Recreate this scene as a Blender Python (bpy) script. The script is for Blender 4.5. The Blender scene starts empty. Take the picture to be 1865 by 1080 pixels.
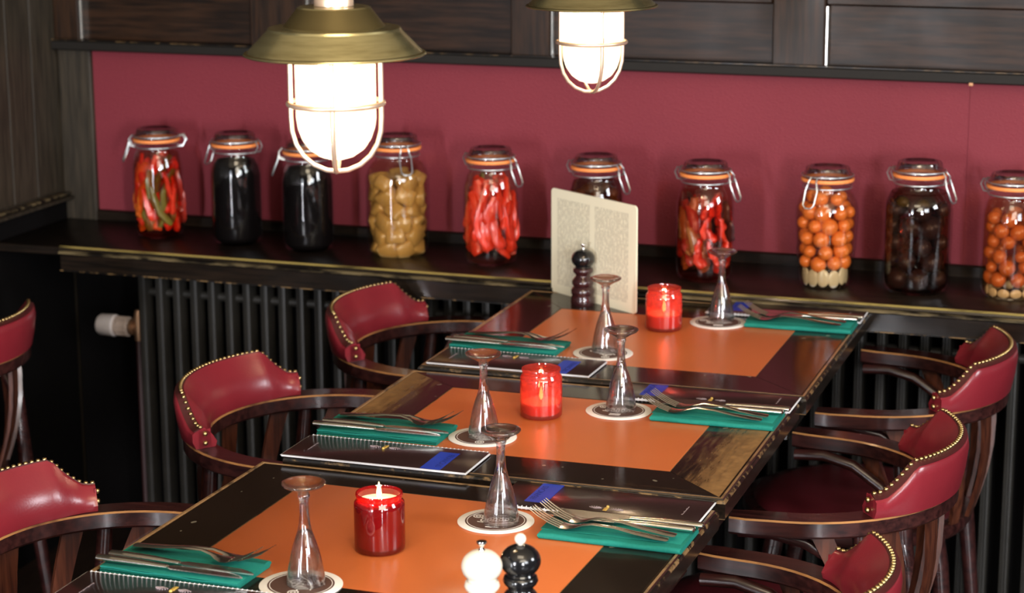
import bpy, math, random
from mathutils import Vector, Matrix
PI = math.pi
random.seed(7)
SC = bpy.context.scene
COL = SC.collection
# ------------------------------------------------------------------ camera
camd = bpy.data.cameras.new('camera'); cam = bpy.data.objects.new('camera', camd); COL.objects.link(cam)
camd.sensor_width = 36; camd.lens = 74.73; camd.clip_start = .05; camd.clip_end = 60
_r = Vector((0.94393675, 0.33009926, -0.00422828)); _u = Vector((-0.07002449, 0.21272259, 0.97460026)); _f = Vector((-0.32261428, 0.91966492, -0.22391171))
_M = Matrix((_r, _u, -_f)).transposed().to_4x4()
_M.translation = Vector((1.3292, -3.94585, 1.70712))
cam.matrix_world = _M
camd.dof.use_dof = True; camd.dof.focus_distance = 3.05; camd.dof.aperture_fstop = 6.3
SC.camera = cam
# ------------------------------------------------------------------ view, world, lights
SC.view_settings.view_transform = 'Standard'; SC.view_settings.look = 'None'
SC.view_settings.gamma = 1; SC.view_settings.exposure = 0.08; SC.view_settings.use_curve_mapping = False
SC.cycles.use_denoising = True
SC.cycles.max_bounces = 10; SC.cycles.transparent_max_bounces = 24; SC.cycles.transmission_bounces = 10
SC.cycles.sample_clamp_indirect = 6.0; SC.cycles.caustics_reflective = False
w = bpy.data.worlds.new('World'); SC.world = w; w.use_nodes = True
w.node_tree.nodes['Background'].inputs[0].default_value = (0.80, 0.86, 1.0, 1); w.node_tree.nodes['Background'].inputs[1].default_value = 0.05

def area(name, loc, target, sx, sy, power, col):
    d = bpy.data.lights.new(name, 'AREA'); d.shape = 'RECTANGLE'; d.size = sx; d.size_y = sy; d.energy = power; d.color = col
    o = bpy.data.objects.new(name, d); COL.objects.link(o); o.location = loc
    o.rotation_euler = (Vector(target) - Vector(loc)).to_track_quat('-Z', 'Y').to_euler(); return o
area('window_light_front', (-0.35, -5.4, 1.15), (-0.35, 0, 1.1), .14, 1.0, 105, (.95, .95, 1.0))
area('window_light_gap', (2.75, -5.0, 1.30), (0.6, 0.2, 1.2), .20, 1.0, 140, (.94, .96, 1.0))
area('window_light_left', (-0.45, -5.7, 1.75), (-0.1, 0, .95), .8, 1.2, 16, (.88, .93, 1.0))
area('low_strip_fill', (-0.55, -3.5, 0.50), (-0.55, 0, .52), .15, .9, 11, (.92, .95, 1.0))  # unseen low light added for the upright highlight strips on the jars
area('window_light_right', (3.9, -4.2, 2.0), (0.6, -0.6, .8), 1.4, 1.0, 80, (.90, .94, 1.0))
area('window_light_side', (4.3, -1.1, 2.25), (0.2, -0.7, .8), 1.0, .9, 75, (.90, .94, 1.0))
area('warm_overhead_fill', (0.9, -2.5, 2.62), (0.6, -1.2, .7), 1.0, 1.0, 20, (1.0, .84, .62))  # added warm fill from above for glints on cutlery and brass, no lamp there
area('ceiling_bounce_fill', (1.6, -3.2, 1.95), (1.0, -2.4, 2.7), 1.2, 1.2, 42, (1.0, .90, .74))  # added upward fill, brightens the ceiling for reflections in glass and cutlery
def point(name, loc, power, col, rad=.01):
    d = bpy.data.lights.new(name, 'POINT'); d.energy = power; d.color = col; d.shadow_soft_size = rad
    o = bpy.data.objects.new(name, d); COL.objects.link(o); o.location = loc; return o

# ------------------------------------------------------------------ materials
class NT:
    def __init__(s, name):
        s.m = bpy.data.materials.new(name); s.m.use_nodes = True; s.t = s.m.node_tree; s.n = s.t.nodes; s.n.clear()
        s.out = s.n.new('ShaderNodeOutputMaterial')
    def node(s, typ, **kw):
        n = s.n.new(typ)
        for k, v in kw.items():
            if k.startswith('i_'):
                key = k[2:]; key = int(key) if key.isdigit() else key.replace('_', ' ')
                s.set(n.inputs[key], v)
            else: setattr(n, k, v)
        return n
    def set(s, sock, v):
        if hasattr(v, 'is_output') or hasattr(v, 'links') : s.t.links.new(v, sock)
        else: sock.default_value = v
    def math(s, op, a, b=0.0, c=None, clamp=False):
        n = s.n.new('ShaderNodeMath'); n.operation = op; n.use_clamp = clamp
        s.set(n.inputs[0], a); s.set(n.inputs[1], b)
        if c is not None: s.set(n.inputs[2], c)
        return n.outputs[0]
    def ramp(s, v, lo, hi):   # smoothstep lo..hi
        n = s.n.new('ShaderNodeMapRange'); n.interpolation_type = 'SMOOTHSTEP'; s.set(n.inputs[0], v)
        n.inputs[1].default_value = lo; n.inputs[2].default_value = hi; return n.outputs[0]
    def mix(s, f, a, b):
        n = s.n.new('ShaderNodeMix'); n.data_type = 'RGBA'; s.set(n.inputs[0], f); s.set(n.inputs[6], a); s.set(n.inputs[7], b); return n.outputs[2]
    def noise(s, scale=(1, 1, 1), sc=5, detail=3, rough=.5):
        tc = s.n.new('ShaderNodeTexCoord'); mp = s.n.new('ShaderNodeMapping'); s.t.links.new(tc.outputs['Object'], mp.inputs[0]); mp.inputs['Scale'].default_value = scale
        n = s.n.new('ShaderNodeTexNoise'); s.t.links.new(mp.outputs[0], n.inputs['Vector']); n.inputs['Scale'].default_value = sc; n.inputs['Detail'].default_value = detail; n.inputs['Roughness'].default_value = rough
        return n.outputs[0]
    def xyz(s):
        tc = s.n.new('ShaderNodeTexCoord'); sp = s.n.new('ShaderNodeSeparateXYZ'); s.t.links.new(tc.outputs['Object'], sp.inputs[0]); return sp.outputs
    def bump(s, h, strength=.3, dist=.002):
        n = s.n.new('ShaderNodeBump'); n.inputs['Strength'].default_value = strength; n.inputs['Distance'].default_value = dist; s.set(n.inputs['Height'], h); return n.outputs[0]
    def pbr(s, col, rough=.5, metal=0., spec=.5, coat=0., coatr=.1, normal=None, sss=0., trans=0., ior=1.45, emit=None, estr=0.):
        p = s.n.new('ShaderNodeBsdfPrincipled')
        s.set(p.inputs['Base Color'], col); s.set(p.inputs['Roughness'], rough); s.set(p.inputs['Metallic'], metal)
        p.inputs['Specular IOR Level'].default_value = spec; p.inputs['Coat Weight'].default_value = coat; p.inputs['Coat Roughness'].default_value = coatr
        p.inputs['Transmission Weight'].default_value = trans; p.inputs['IOR'].default_value = ior
        if sss: p.inputs['Subsurface Weight'].default_value = sss; p.inputs['Subsurface Radius'].default_value = (.02, .008, .004); p.inputs['Subsurface Scale'].default_value = 1.0
        if emit: p.inputs['Emission Color'].default_value = emit; p.inputs['Emission Strength'].default_value = estr
        if normal is not None: s.t.links.new(normal, p.inputs['Normal'])
        s.t.links.new(p.outputs[0], s.out.inputs[0]); return p
def C(r, g, b): return (r, g, b, 1)
def simple(name, col, rough=.5, var=.12, sc=30, **kw):
    m = NT(name); n = m.noise(sc=sc)
    dark = tuple(c * (1 - var) for c in col[:3]) + (1,); lite = tuple(min(1, c * (1 + var)) for c in col[:3]) + (1,)
    m.pbr(m.mix(n, dark, lite), rough, **kw); return m.m
def wood(name, a, b, axis=2, rough=.25, sc=6, spec=.5, coat=.3, wear=0.0, wearcol=C(.22, .12, .05)):
    m = NT(name); s = [18, 18, 18]; s[axis] = 1.2
    n = m.noise(tuple(s), sc=sc, detail=5, rough=.6); n2 = m.noise(sc=9, detail=4)
    col = m.mix(m.ramp(n, .3, .75), a, b)
    if wear: col = m.mix(m.ramp(n2, 1 - wear, 1 - wear + .1), col, wearcol)
    m.pbr(col, m.math('MULTIPLY_ADD', n2, .2, rough - .08), spec=spec, coat=coat, coatr=.12, normal=m.bump(n, .15, .001)); return m.m
def thin_glass(name, tint=C(.97, .98, .98), base=.05, rough=.02, refl=1.0):
    m = NT(name); lw = m.node('ShaderNodeLayerWeight'); lw.inputs[0].default_value = .5
    f = m.math('POWER', lw.outputs['Facing'], 3.5); f = m.math('MULTIPLY_ADD', f, .75 * refl, base, clamp=True)
    g = m.node('ShaderNodeBsdfGlossy'); g.inputs['Roughness'].default_value = rough
    t = m.node('ShaderNodeBsdfTransparent'); t.inputs[0].default_value = tint
    mx = m.node('ShaderNodeMixShader'); m.set(mx.inputs[0], f); m.t.links.new(t.outputs[0], mx.inputs[1]); m.t.links.new(g.outputs[0], mx.inputs[2])
    m.t.links.new(mx.outputs[0], m.out.inputs[0]); return m.m
def trans_glass(name, tint, transl, ft, rough=.05, gl=.06):
    """coloured glass: partly clear, partly translucent, glossy on top"""
    m = NT(name); t = m.node('ShaderNodeBsdfTransparent'); t.inputs[0].default_value = tint
    tr = m.node('ShaderNodeBsdfTranslucent'); tr.inputs[0].default_value = transl
    df = m.node('ShaderNodeBsdfDiffuse'); df.inputs[0].default_value = transl
    a0 = m.node('ShaderNodeMixShader'); a0.inputs[0].default_value = .25; m.t.links.new(tr.outputs[0], a0.inputs[1]); m.t.links.new(df.outputs[0], a0.inputs[2])
    a = m.node('ShaderNodeMixShader'); a.inputs[0].default_value = ft; m.t.links.new(t.outputs[0], a.inputs[1]); m.t.links.new(a0.outputs[0], a.inputs[2])
    lw = m.node('ShaderNodeLayerWeight'); f = m.math('MULTIPLY_ADD', m.math('POWER', lw.outputs['Facing'], 4), .6, gl, clamp=True)
    g = m.node('ShaderNodeBsdfGlossy'); g.inputs['Roughness'].default_value = rough
    mx = m.node('ShaderNodeMixShader'); m.set(mx.inputs[0], f); m.t.links.new(a.outputs[0], mx.inputs[1]); m.t.links.new(g.outputs[0], mx.inputs[2])
    m.t.links.new(mx.outputs[0], m.out.inputs[0]); return m.m
def emis(name, col, s):
    m = NT(name); e = m.node('ShaderNodeEmission'); e.inputs[0].default_value = col; e.inputs[1].default_value = s; m.t.links.new(e.outputs[0], m.out.inputs[0]); return m.m

M = {}
BLK = C(.006, .0045, .0035); BLK2 = C(.018, .011, .007)
M['black_wood_x'] = wood('black_wood_x', BLK, BLK2, 0, .2)
M['black_wood_y'] = wood('black_wood_y', BLK, BLK2, 1, .2)
M['black_wood_z'] = wood('black_wood_z', BLK, BLK2, 2, .3)
M['panel_wood_x'] = wood('panel_wood_x', C(.006, .003, .0015), C(.034, .015, .007), 0, .34, coat=.0, spec=.22)
M['panel_wood_z'] = wood('panel_wood_z', C(.010, .006, .004), C(.038, .018, .009), 2, .34, coat=.0, spec=.22)
M['left_wood'] = wood('left_wood', C(.018, .014, .009), C(.045, .034, .022), 2, .5, coat=.1, spec=.35)
M['chair_wood'] = wood('chair_wood', C(.014, .004, .004), C(.05, .014, .012), 0, .27, sc=5, coat=.4)
M['splat_wood'] = wood('splat_wood', C(.03, .009, .006), C(.11, .032, .016), 2, .3, coat=.35)
M['rad'] = simple('radiator_paint', C(.020, .018, .015), .45, var=.6, sc=14)
# worn gilt edges: black paint rubbed through
def worn(name, gold, dark=BLK, lo=.42, hi=.55, sc=22, rough=.35, stretch=(1, 1, 1), metal=0.):
    m = NT(name); n = m.noise(stretch, sc=sc, detail=4, rough=.65); f = m.ramp(n, lo, hi)
    m.pbr(m.mix(f, dark, gold), rough, metal=metal, coat=.2); return m.m
M['worn_tan'] = worn('worn_tan', C(.26, .15, .065), lo=.33, hi=.5, stretch=(.5, .5, 1))
M['worn_tan2'] = worn('worn_tan2', C(.2, .12, .05), lo=.5, hi=.62, sc=40)
M['ledge_wood'] = wood('ledge_wood', BLK, BLK2, 0, .32, coat=0., spec=.2)
M['matte_black'] = simple('matte_black_wood', C(.010, .008, .006), .6, spec=.25)
M['ledge_gilt'] = worn('ledge_gilt', C(.32, .24, .07), lo=.30, hi=.56, sc=6, stretch=(1, 6, 6), rough=.3)
M['ledge_gilt2'] = worn('ledge_gilt2', C(.16, .12, .06), lo=.42, hi=.6, sc=8, stretch=(1, 6, 6))
M['arm_edge_glint'] = worn('arm_edge_glint', C(.36, .17, .06), dark=C(.05, .015, .01), lo=.25, hi=.55, sc=7)  # gold highlight line of the chair arms, put into the edge colour
# burgundy embossed wall leather
m = NT('burgundy_wallcover'); tc = m.node('ShaderNodeTexCoord'); 
vor = m.node('ShaderNodeTexVoronoi'); vor.inputs['Scale'].default_value = 240; mp = m.node('ShaderNodeMapping'); mp.inputs['Scale'].default_value = (1, 1, 1.9); mp.inputs['Rotation'].default_value = (0, .6, 0)
m.t.links.new(tc.outputs['Object'], mp.inputs[0]); m.t.links.new(mp.outputs[0], vor.inputs['Vector'])
n = m.noise(sc=2.2, detail=2)
m.pbr(m.mix(n, C(.150, .022, .031), C(.225, .034, .047)), .6, spec=.2, normal=m.bump(vor.outputs['Distance'], .35, .002)); M['wallcover'] = m.m
# chair leather
m = NT('oxblood_leather'); n = m.noise(sc=7, detail=4); vor = m.node('ShaderNodeTexVoronoi'); vor.inputs['Scale'].default_value = 260
tc = m.node('ShaderNodeTexCoord'); m.t.links.new(tc.outputs['Object'], vor.inputs['Vector'])
m.pbr(m.mix(n, C(.14, .010, .016), C(.27, .022, .032)), .30, spec=.6, coat=.25, coatr=.2, normal=m.bump(vor.outputs['Distance'], .08, .001)); M['leather'] = m.m
M['leather_dark'] = simple('dark_leather_piping', C(.055, .010, .010), .4)
M['seat_leather'] = simple('dark_seat_leather', C(.075, .008, .011), .38, coat=.1)
m = NT('tan_leather_inset'); n = m.noise(sc=5, detail=4); n2 = m.noise(sc=300, detail=2)
m.pbr(m.mix(n, C(.48, .118, .030), C(.64, .165, .045)), m.math('MULTIPLY_ADD', n, .16, .22), spec=.45, normal=m.bump(n2, .05, .0006)); M['tan_leather'] = m.m
m = NT('aged_brass'); n = m.noise((1.5, 1.5, 22), sc=6, detail=4, rough=.65)
m.pbr(m.mix(m.ramp(n, .25, .60), C(.40, .34, .16), C(.66, .60, .32)), .24, metal=.95); M['brass'] = m.m
M['brass_dark'] = simple('tarnished_brass', C(.12, .09, .035), .4, metal=.8)
M['nail_brass'] = simple('nail_brass', C(.52, .38, .17), .28, metal=1.)
M['copper'] = simple('cage_copper', C(.92, .66, .48), .35, metal=.75)  # toned paler, the lamp's bloom over the cage bars put into the colour
M['steel'] = simple('cutlery_steel', C(.80, .77, .70), .2, metal=1., var=.05)
M['chrome'] = simple('chrome', C(.8, .8, .8), .08, metal=1., var=.03)
M['wire'] = simple('galvanised_wire', C(.55, .58, .58), .35, metal=.9)
M['jar_glass'] = thin_glass('jar_glass', base=.07)
M['lid_glass'] = thin_glass('lid_glass', C(.55, .55, .57), .14)
M['rubber'] = simple('orange_rubber', C(.86, .27, .07), .5)
M['glass'] = None
m = NT('clear_stem_glass'); g = m.node('ShaderNodeBsdfGlass'); g.inputs['Roughness'].default_value = 0; g.inputs['IOR'].default_value = 1.48; g.inputs[0].default_value = C(.97, .97, .98)
t = m.node('ShaderNodeBsdfTransparent'); mx = m.node('ShaderNodeMixShader'); mx.inputs[0].default_value = .34
m.t.links.new(g.outputs[0], mx.inputs[1]); m.t.links.new(t.outputs[0], mx.inputs[2])
lw = m.node('ShaderNodeLayerWeight'); f = m.math('MULTIPLY_ADD', m.math('POWER', lw.outputs['Facing'], 3), .5, .07, clamp=True)
gg = m.node('ShaderNodeBsdfGlossy'); gg.inputs['Roughness'].default_value = .03
m2_ = m.node('ShaderNodeMixShader'); m.set(m2_.inputs[0], f); m.t.links.new(mx.outputs[0], m2_.inputs[1]); m.t.links.new(gg.outputs[0], m2_.inputs[2]); m.t.links.new(m2_.outputs[0], m.out.inputs[0]); M['glass'] = m.m
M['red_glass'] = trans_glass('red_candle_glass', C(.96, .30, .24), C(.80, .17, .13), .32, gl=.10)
M['red_glass_unlit'] = trans_glass('unlit_red_candle_glass', C(.80, .09, .08), C(.42, .02, .025), .45, gl=.10)  # darker copy of the red glass, unlit look of the nearest holder in its tint
M['lamp_glass'] = trans_glass('frosted_lamp_glass', C(1, .93, .86), C(.95, .84, .76), .42, gl=.05)
M['wax'] = simple('cream_wax', C(.85, .55, .42), .5, var=.05)
M['wax_red'] = simple('red_wax', C(.62, .07, .07), .45, var=.08, sss=.5)
M['flame'] = emis('flame_glow', C(1, .62, .25), 22); M['bulb'] = emis('bulb_glow', C(1, .78, .5), 30)
M['wick'] = simple('wick', C(.02, .015, .01), .8)
M['napkin'] = None
m = NT('teal_paper_napkin'); n = m.noise(sc=260, detail=2); m.pbr(m.mix(n, C(.008, .15, .115), C(.015, .215, .165)), .75, spec=.2, normal=m.bump(n, .25, .0008)); M['napkin'] = m.m
M['cover'] = simple('dark_brown_menu_cover', C(.022, .010, .010), .3, coat=.2)
M['paper'] = simple('white_page_edge', C(.72, .72, .74), .5, var=.06)
M['binding'] = simple('white_comb_binding', C(.75, .75, .78), .3)
M['tape'] = simple('blue_tape', C(.012, .045, .42), .45)
M['ink'] = simple('blue_black_ink', C(.008, .018, .16), .6)
M['pale_print'] = simple('pale_print', C(.35, .28, .30), .5); M['gold_print'] = simple('gold_print', C(.55, .36, .08), .4)
M['board'] = simple('white_beer_mat_board', C(.80, .76, .70), .8, var=.03); M['brown_print'] = simple('brown_print', C(.085, .040, .028), .6)
M['black_lacquer'] = simple('black_lacquer', C(.006, .006, .007), .16, coat=.5); M['brown_lacquer'] = simple('brown_lacquer', C(.03, .008, .009), .18, coat=.5)
M['cream_lacquer'] = simple('cream_lacquer', C(.80, .72, .60), .28, var=.03, coat=.3)
M['valve_white'] = simple('valve_white_plastic', C(.62, .56, .55), .45); M['valve_brass'] = simple('dull_brass', C(.38, .22, .13), .4, metal=.8)
M['pipe'] = simple('painted_pipe', C(.035, .012, .012), .5)
M['floor'] = wood('floor_boards', C(.012, .007, .005), C(.03, .017, .011), 1, .4)
M['dark'] = simple('dark_paint', C(.0025, .002, .002), .9, spec=.1); M['ceil'] = simple('ceiling_paint', C(.45, .36, .24), .8)
m = NT('printed_card'); o = m.xyz()
ln = m.math('ABSOLUTE', m.math('SINE', m.math('MULTIPLY', o[0], 700.)))
blk = m.noise((8, 1, 5), sc=28, detail=3, rough=.7)
colm = m.math('ABSOLUTE', m.math('SUBTRACT', m.math('FRACT', m.math('MULTIPLY_ADD', o[0], 8.5, .02)), .5))
inx = m.math('MULTIPLY', m.math('LESS_THAN', colm, .43), m.math('LESS_THAN', m.math('ABSOLUTE', o[0]), .118))
inz = m.math('LESS_THAN', m.math('ABSOLUTE', m.math('SUBTRACT', o[2], .106)), .088)
f = m.math('MULTIPLY', m.math('MULTIPLY', inx, inz), m.math('MULTIPLY', m.ramp(ln, .45, .9), m.ramp(blk, .38, .52)))
m.pbr(m.mix(m.math('MULTIPLY', f, .75), C(.80, .74, .55), C(.36, .32, .24)), .35, coat=.1); M['card'] = m.m
for nm, a, b in (('pepper_red', C(.50, .016, .010), C(.68, .05, .016)), ('pepper_dark', C(.16, .012, .008), C(.42, .03, .015)), ('pepper_orange', C(.62, .09, .012), C(.70, .16, .02)),
                 ('olive', C(.10, .075, .01), C(.17, .12, .02)), ('quince', C(.30, .155, .045), C(.50, .29, .09)), ('tomato', C(.60, .12, .02), C(.74, .21, .045)),
                 ('tomato_brown', C(.36, .07, .018), C(.55, .15, .04)), ('onion_brown', C(.20, .06, .016), C(.38, .13, .03)), ('plum', C(.035, .018, .018), C(.085, .042, .04)), ('garlic', C(.42, .34, .24), C(.58, .48, .35)), ('black_fruit', C(.006, .004, .004), C(.016, .009, .008))):
    m = NT(nm); n = m.noise(sc=45, detail=3); m.pbr(m.mix(n, a, b), .3, spec=.5, coat=.2); M[nm] = m.m
def brine(name, tint):
    m = NT(name); t = m.node('ShaderNodeBsdfTransparent'); t.inputs[0].default_value = tint; m.t.links.new(t.outputs[0], m.out.inputs[0]); return m.m
M['brine_amber'] = brine('brine_amber', C(.88, .72, .52)); M['brine_red'] = brine('brine_red', C(.85, .55, .42)); M['brine_dark'] = brine('brine_dark', C(.50, .38, .30)); M['brine_clear'] = brine('brine_clear', C(.93, .86, .72))
M['black_liquid'] = simple('black_liquid', C(.003, .002, .002), .7, spec=.05)

# ------------------------------------------------------------------ mesh builder
class MB:
    def __init__(s): s.v = []; s.f = []; s.mi = []
    def add(s, vs, fs, mi=0, T=None):
        b = len(s.v); s.v += [tuple(T @ Vector(p)) if T else tuple(p) for p in vs]
        s.f += [tuple(i + b for i in f) for f in fs]; s.mi += [mi] * len(fs)
    def box(s, x0, x1, y0, y1, z0, z1, mi=0, T=None, bev=0.0):
        if bev <= 0:
            v = [(x, y, z) for z in (z0, z1) for y in (y0, y1) for x in (x0, x1)]
            s.add(v, [(0, 2, 3, 1), (4, 5, 7, 6), (0, 1, 5, 4), (2, 6, 7, 3), (0, 4, 6, 2), (1, 3, 7, 5)], mi, T); return
        b = bev; rings = []
        for z, i in ((z0, b), (z0 + b, 0), (z1 - b, 0), (z1, b)):
            X0, X1, Y0, Y1 = x0 + i, x1 - i, y0 + i, y1 - i
            rings.append([(X0 + b, Y0, z), (X1 - b, Y0, z), (X1, Y0 + b, z), (X1, Y1 - b, z), (X1 - b, Y1, z), (X0 + b, Y1, z), (X0, Y1 - b, z), (X0, Y0 + b, z)])
        s.loft(rings, mi, T)
    def loft(s, rings, mi=0, T=None, cap=True, closed=True):
        n = len(rings[0]); v = [p for r in rings for p in r]; f = []
        for i in range(len(rings) - 1):
            for j in range(n if closed else n - 1):
                k = (j + 1) % n; f.append((i * n + j, i * n + k, (i + 1) * n + k, (i + 1) * n + j))
        if cap: f.append(tuple(range(n - 1, -1, -1))); f.append(tuple((len(rings) - 1) * n + j for j in range(n)))
        s.add(v, f, mi, T)
    def lathe(s, prof, seg=32, mi=0, T=None, cap=True, mis=None):
        rings = [[(r * math.cos(2 * PI * j / seg), r * math.sin(2 * PI * j / seg), z) for j in range(seg)] for r, z in prof]
        if mis is None: s.loft(rings, mi, T, cap)
        else:
            for i in range(len(rings) - 1): s.loft(rings[i:i + 2], mis[i], T, cap=False)
    def tube(s, pts, r, seg=8, mi=0, T=None, cyclic=False, flat=None, up=None):
        pts = [Vector(p) for p in pts]; n = len(pts); rs = r if isinstance(r, (list, tuple)) else [r] * n; rings = []
        prevx = None
        for i, p in enumerate(pts):
            if cyclic: t = pts[(i + 1) % n] - pts[i - 1]
            else: t = pts[min(i + 1, n - 1)] - pts[max(i - 1, 0)]
            t.normalize()
            if up: x = Vector(up).cross(t)
            elif prevx is None: x = t.orthogonal()
            else: x = prevx - t * prevx.dot(t)
            if x.length < 1e-6: x = t.orthogonal()
            x.normalize(); y = t.cross(x); prevx = x
            a, b = (flat if flat else (1, 1))
            rings.append([tuple(p + x * (math.cos(2 * PI * j / seg) * rs[i] * a) + y * (math.sin(2 * PI * j / seg) * rs[i] * b)) for j in range(seg)])
        if cyclic:
            rings.append(rings[0]); s.loft(rings, mi, T, cap=False)
        else: s.loft(rings, mi, T)
    def sphere(s, c, r, seg=12, rg=8, mi=0, T=None, sc=(1, 1, 1)):
        rings = []
        for i in range(rg + 1):
            a = -PI / 2 + PI * i / rg; rr = max(math.cos(a), 1e-3) * r; z = math.sin(a) * r
            rings.append([(c[0] + sc[0] * rr * math.cos(2 * PI * j / seg), c[1] + sc[1] * rr * math.sin(2 * PI * j / seg), c[2] + sc[2] * z) for j in range(seg)])
        s.loft(rings, mi, T)
    def mesh(s, name, mats, ang=40):
        me = bpy.data.meshes.new(name); me.from_pydata(s.v, [], s.f)
        for m_ in (mats if isinstance(mats, (list, tuple)) else [mats]): me.materials.append(m_)
        me.polygons.foreach_set('material_index', s.mi)
        me.polygons.foreach_set('use_smooth', [True] * len(s.f)); me.update()
        try: me.set_sharp_from_angle(angle=math.radians(ang))
        except Exception: pass
        return me
    def build(s, name, mats, parent=None, ang=40, loc=None, **tags):
        o = bpy.data.objects.new(name, s.mesh(name, mats, ang)); COL.objects.link(o)
        if parent is not None: o.parent = parent
        if loc is not None: o.location = loc
        for k, v in tags.items(): o[k] = v
        return o
def thing(name, label, cat, loc=(0, 0, 0), rz=0., group=None):
    o = bpy.data.objects.new(name, None); COL.objects.link(o); o.location = loc; o.rotation_euler = (0, 0, rz); o.empty_display_size = .05
    o['label'] = label; o['category'] = cat
    if group: o['group'] = group
    return o
def tag(o, label, cat, group=None):
    o['label'] = label; o['category'] = cat
    if group: o['group'] = group
    return o
def kids(o): return [c for c in COL.objects if c.parent == o]
CH = {}
def copy_tree(root, loc, rz, label, group=None):
    def cp(o, par):
        c = o.copy(); COL.objects.link(c); c.parent = par
        for ch in CH.get(o.name) or kids(o): cp(ch, c)
        return c
    r = cp(root, None); r.location = loc; r.rotation_euler = (root.rotation_euler[0], root.rotation_euler[1], rz); r['label'] = label
    if group: r['group'] = group
    return r
def bx(name, mat, b, parent=None, bev=0.002, **t):
    mb = MB(); mb.box(*b, bev=bev); return mb.build(name, mat, parent, **t)

ZT = .75
# ------------------------------------------------------------------ the room
S = dict(kind='structure')
bx('floor', M['floor'], (-1.6, 4.5, -6.5, .7, -.05, 0), bev=0, **S)
bx('ceiling', M['ceil'], (-1.6, 4.5, -6.5, .7, 2.7, 2.75), bev=0, **S)
YW = .362
wb = bx('wall_back', M['dark'], (-1.6, 4.5, YW + .02, YW + .14, 0, 2.7), bev=0, **S)
# burgundy covering in two lengths that meet at a seam
for a, b in ((-1.215, .7925), (.7930, 2.6)):
    bx('wall_covering', M['wallcover'], (a, b, YW, YW + .02, ZT + .0, ZT + .46), wb, bev=.0003)
# recessed panelling above the beam
ZB = ZT + .437
stiles = [(-1.292, -1.225), (-.79, -.655), (-.175, -.087), (.392, .500), (1.05, 1.16), (1.7, 1.81)]
for a, b in stiles: bx('stile', M['panel_wood_z'], (a, b, YW - .022, YW + .02, ZB, ZB + .9), wb, bev=.003)
for i in range(len(stiles) - 1):
    a, b = stiles[i][1], stiles[i + 1][0]; zr = ZT + (.565 if i > 1 else .60)
    bx('panel', M['panel_wood_x'], (a, b, YW - .004, YW + .02, ZB, zr), wb, bev=.001)
    bx('panel_bead', M['steel'], (a + .001, a + .007, YW - .020, YW - .004, ZB + .005, zr), wb, bev=.002, label='pale metal bead standing in for the bluish highlight on the panel edge')  # bead set in pale steel to imitate bluish light on the bevel
    bx('rail', M['panel_wood_x'], (a, b, YW - .018, YW + .02, zr, zr + .07), wb, bev=.004)
    bx('upper_panel', M['panel_wood_x'], (a, b, YW - .004, YW + .02, zr + .07, ZB + .9), wb, bev=.001)
mb = MB(); mb.box(-1.3, 3.2, YW - .042, YW + .0, ZT + .42, ZT + .443, bev=.003); mb.build('trim_1', M['matte_black'], label='dark worn horizontal rail between the panelling and the burgundy wall', **S)
mb = MB(); mb.box(-1.3, 3.2, YW - .0425, YW - .036, ZT + .4432, ZT + .4442); mb.build('worn_edge', M['worn_tan2'], COL.objects['trim_1'])
bx('paint_chip', simple('bare_wood_chip', C(.55, .28, .14), .7), (.795, .803, YW - .0432, YW - .041, ZT + .4165, ZT + .4225), COL.objects['trim_1'], bev=.0005)
mb = MB(); mb.box(-1.215, 3.2, YW - .012, YW, ZT + .018, ZT + .046, bev=.003); mb.build('baseboard_back', M['ledge_wood'], **S)
# left wall with its pilaster and sill moulding
wl = bx('wall_left', M['left_wood'], (-1.40, -1.290, -6.5, YW + .14, 0, 2.7), bev=0, **S)
for k, (a, b) in enumerate(((.09, .22), (-.06, .085), (-.21, -.065), (-.36, -.215))):
    pass
for k in range(14):
    y1 = .33 - .10 * k; bx('plank', M['left_wood'], (-1.292, -1.286, y1 - .0985, y1, ZT + .09, 2.69), wl, bev=.0015)
bx('trim_2', M['left_wood'], (-1.290, -1.205, YW - .014, YW + .02, ZT + .0, ZT + .42), bev=.003, label='dark wooden pilaster in the back left corner', **S)
mb = MB()
mb.box(-1.29, -1.262, -1.4, YW - .012, ZT + .068, ZT + .078, bev=.003); mb.box(-1.29, -1.268, -1.4, YW - .012, ZT + .080, ZT + .086, mi=1, bev=.002)
mb.build('trim_3', [M['left_wood'], M['ledge_gilt2']], label='sill moulding along the left wall', **S)
bx('lower_panel', M['dark'], (-1.295, -1.284, -6.4, YW, 0, ZT + .066), wl, bev=0)
# ledge
YL = .033; ZL = ZT + .0225
lg = thing('ledge', 'long black wooden ledge with worn gilt edges under the row of preserving jars', 'ledge', (0, 0, 0))
bx('ledge_top', M['ledge_wood'], (-1.285, 3.2, YL + .006, YW - .001, ZL - .018, ZL), lg, bev=.001)
mb = MB(); prof = []
def strip(mb, x0, x1, prof, mis):
    for i in range(len(prof) - 1):
        (y0, z0), (y1, z1) = prof[i], prof[i + 1]
        nseg = 40
        for j in range(nseg):
            a = x0 + (x1 - x0) * j / nseg; b = x0 + (x1 - x0) * (j + 1) / nseg
            mb.add([(a, y0, z0), (b, y0, z0), (b, y1, z1), (a, y1, z1)], [(0, 3, 2, 1)], mis[i])
x0 = -1.12
strip(mb, x0, 3.2, [(YL + .016, ZL + .0002), (YL + .012, ZL + .0028), (YL + .007, ZL + .003), (YL + .003, ZL), (YL + .001, ZL - .004), (YL + .004, ZL - .007), (YL - .001, ZL - .0095), (YL - .003, ZL - .0125), (YL + .004, ZL - .016)], [1, 1, 1, 0, 0, 2, 2, 0])
mb.build('worn_nosing', [M['black_wood_x'], M['ledge_gilt'], M['ledge_gilt2']], lg, label='nosing with gilt rubbed through black paint')
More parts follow.
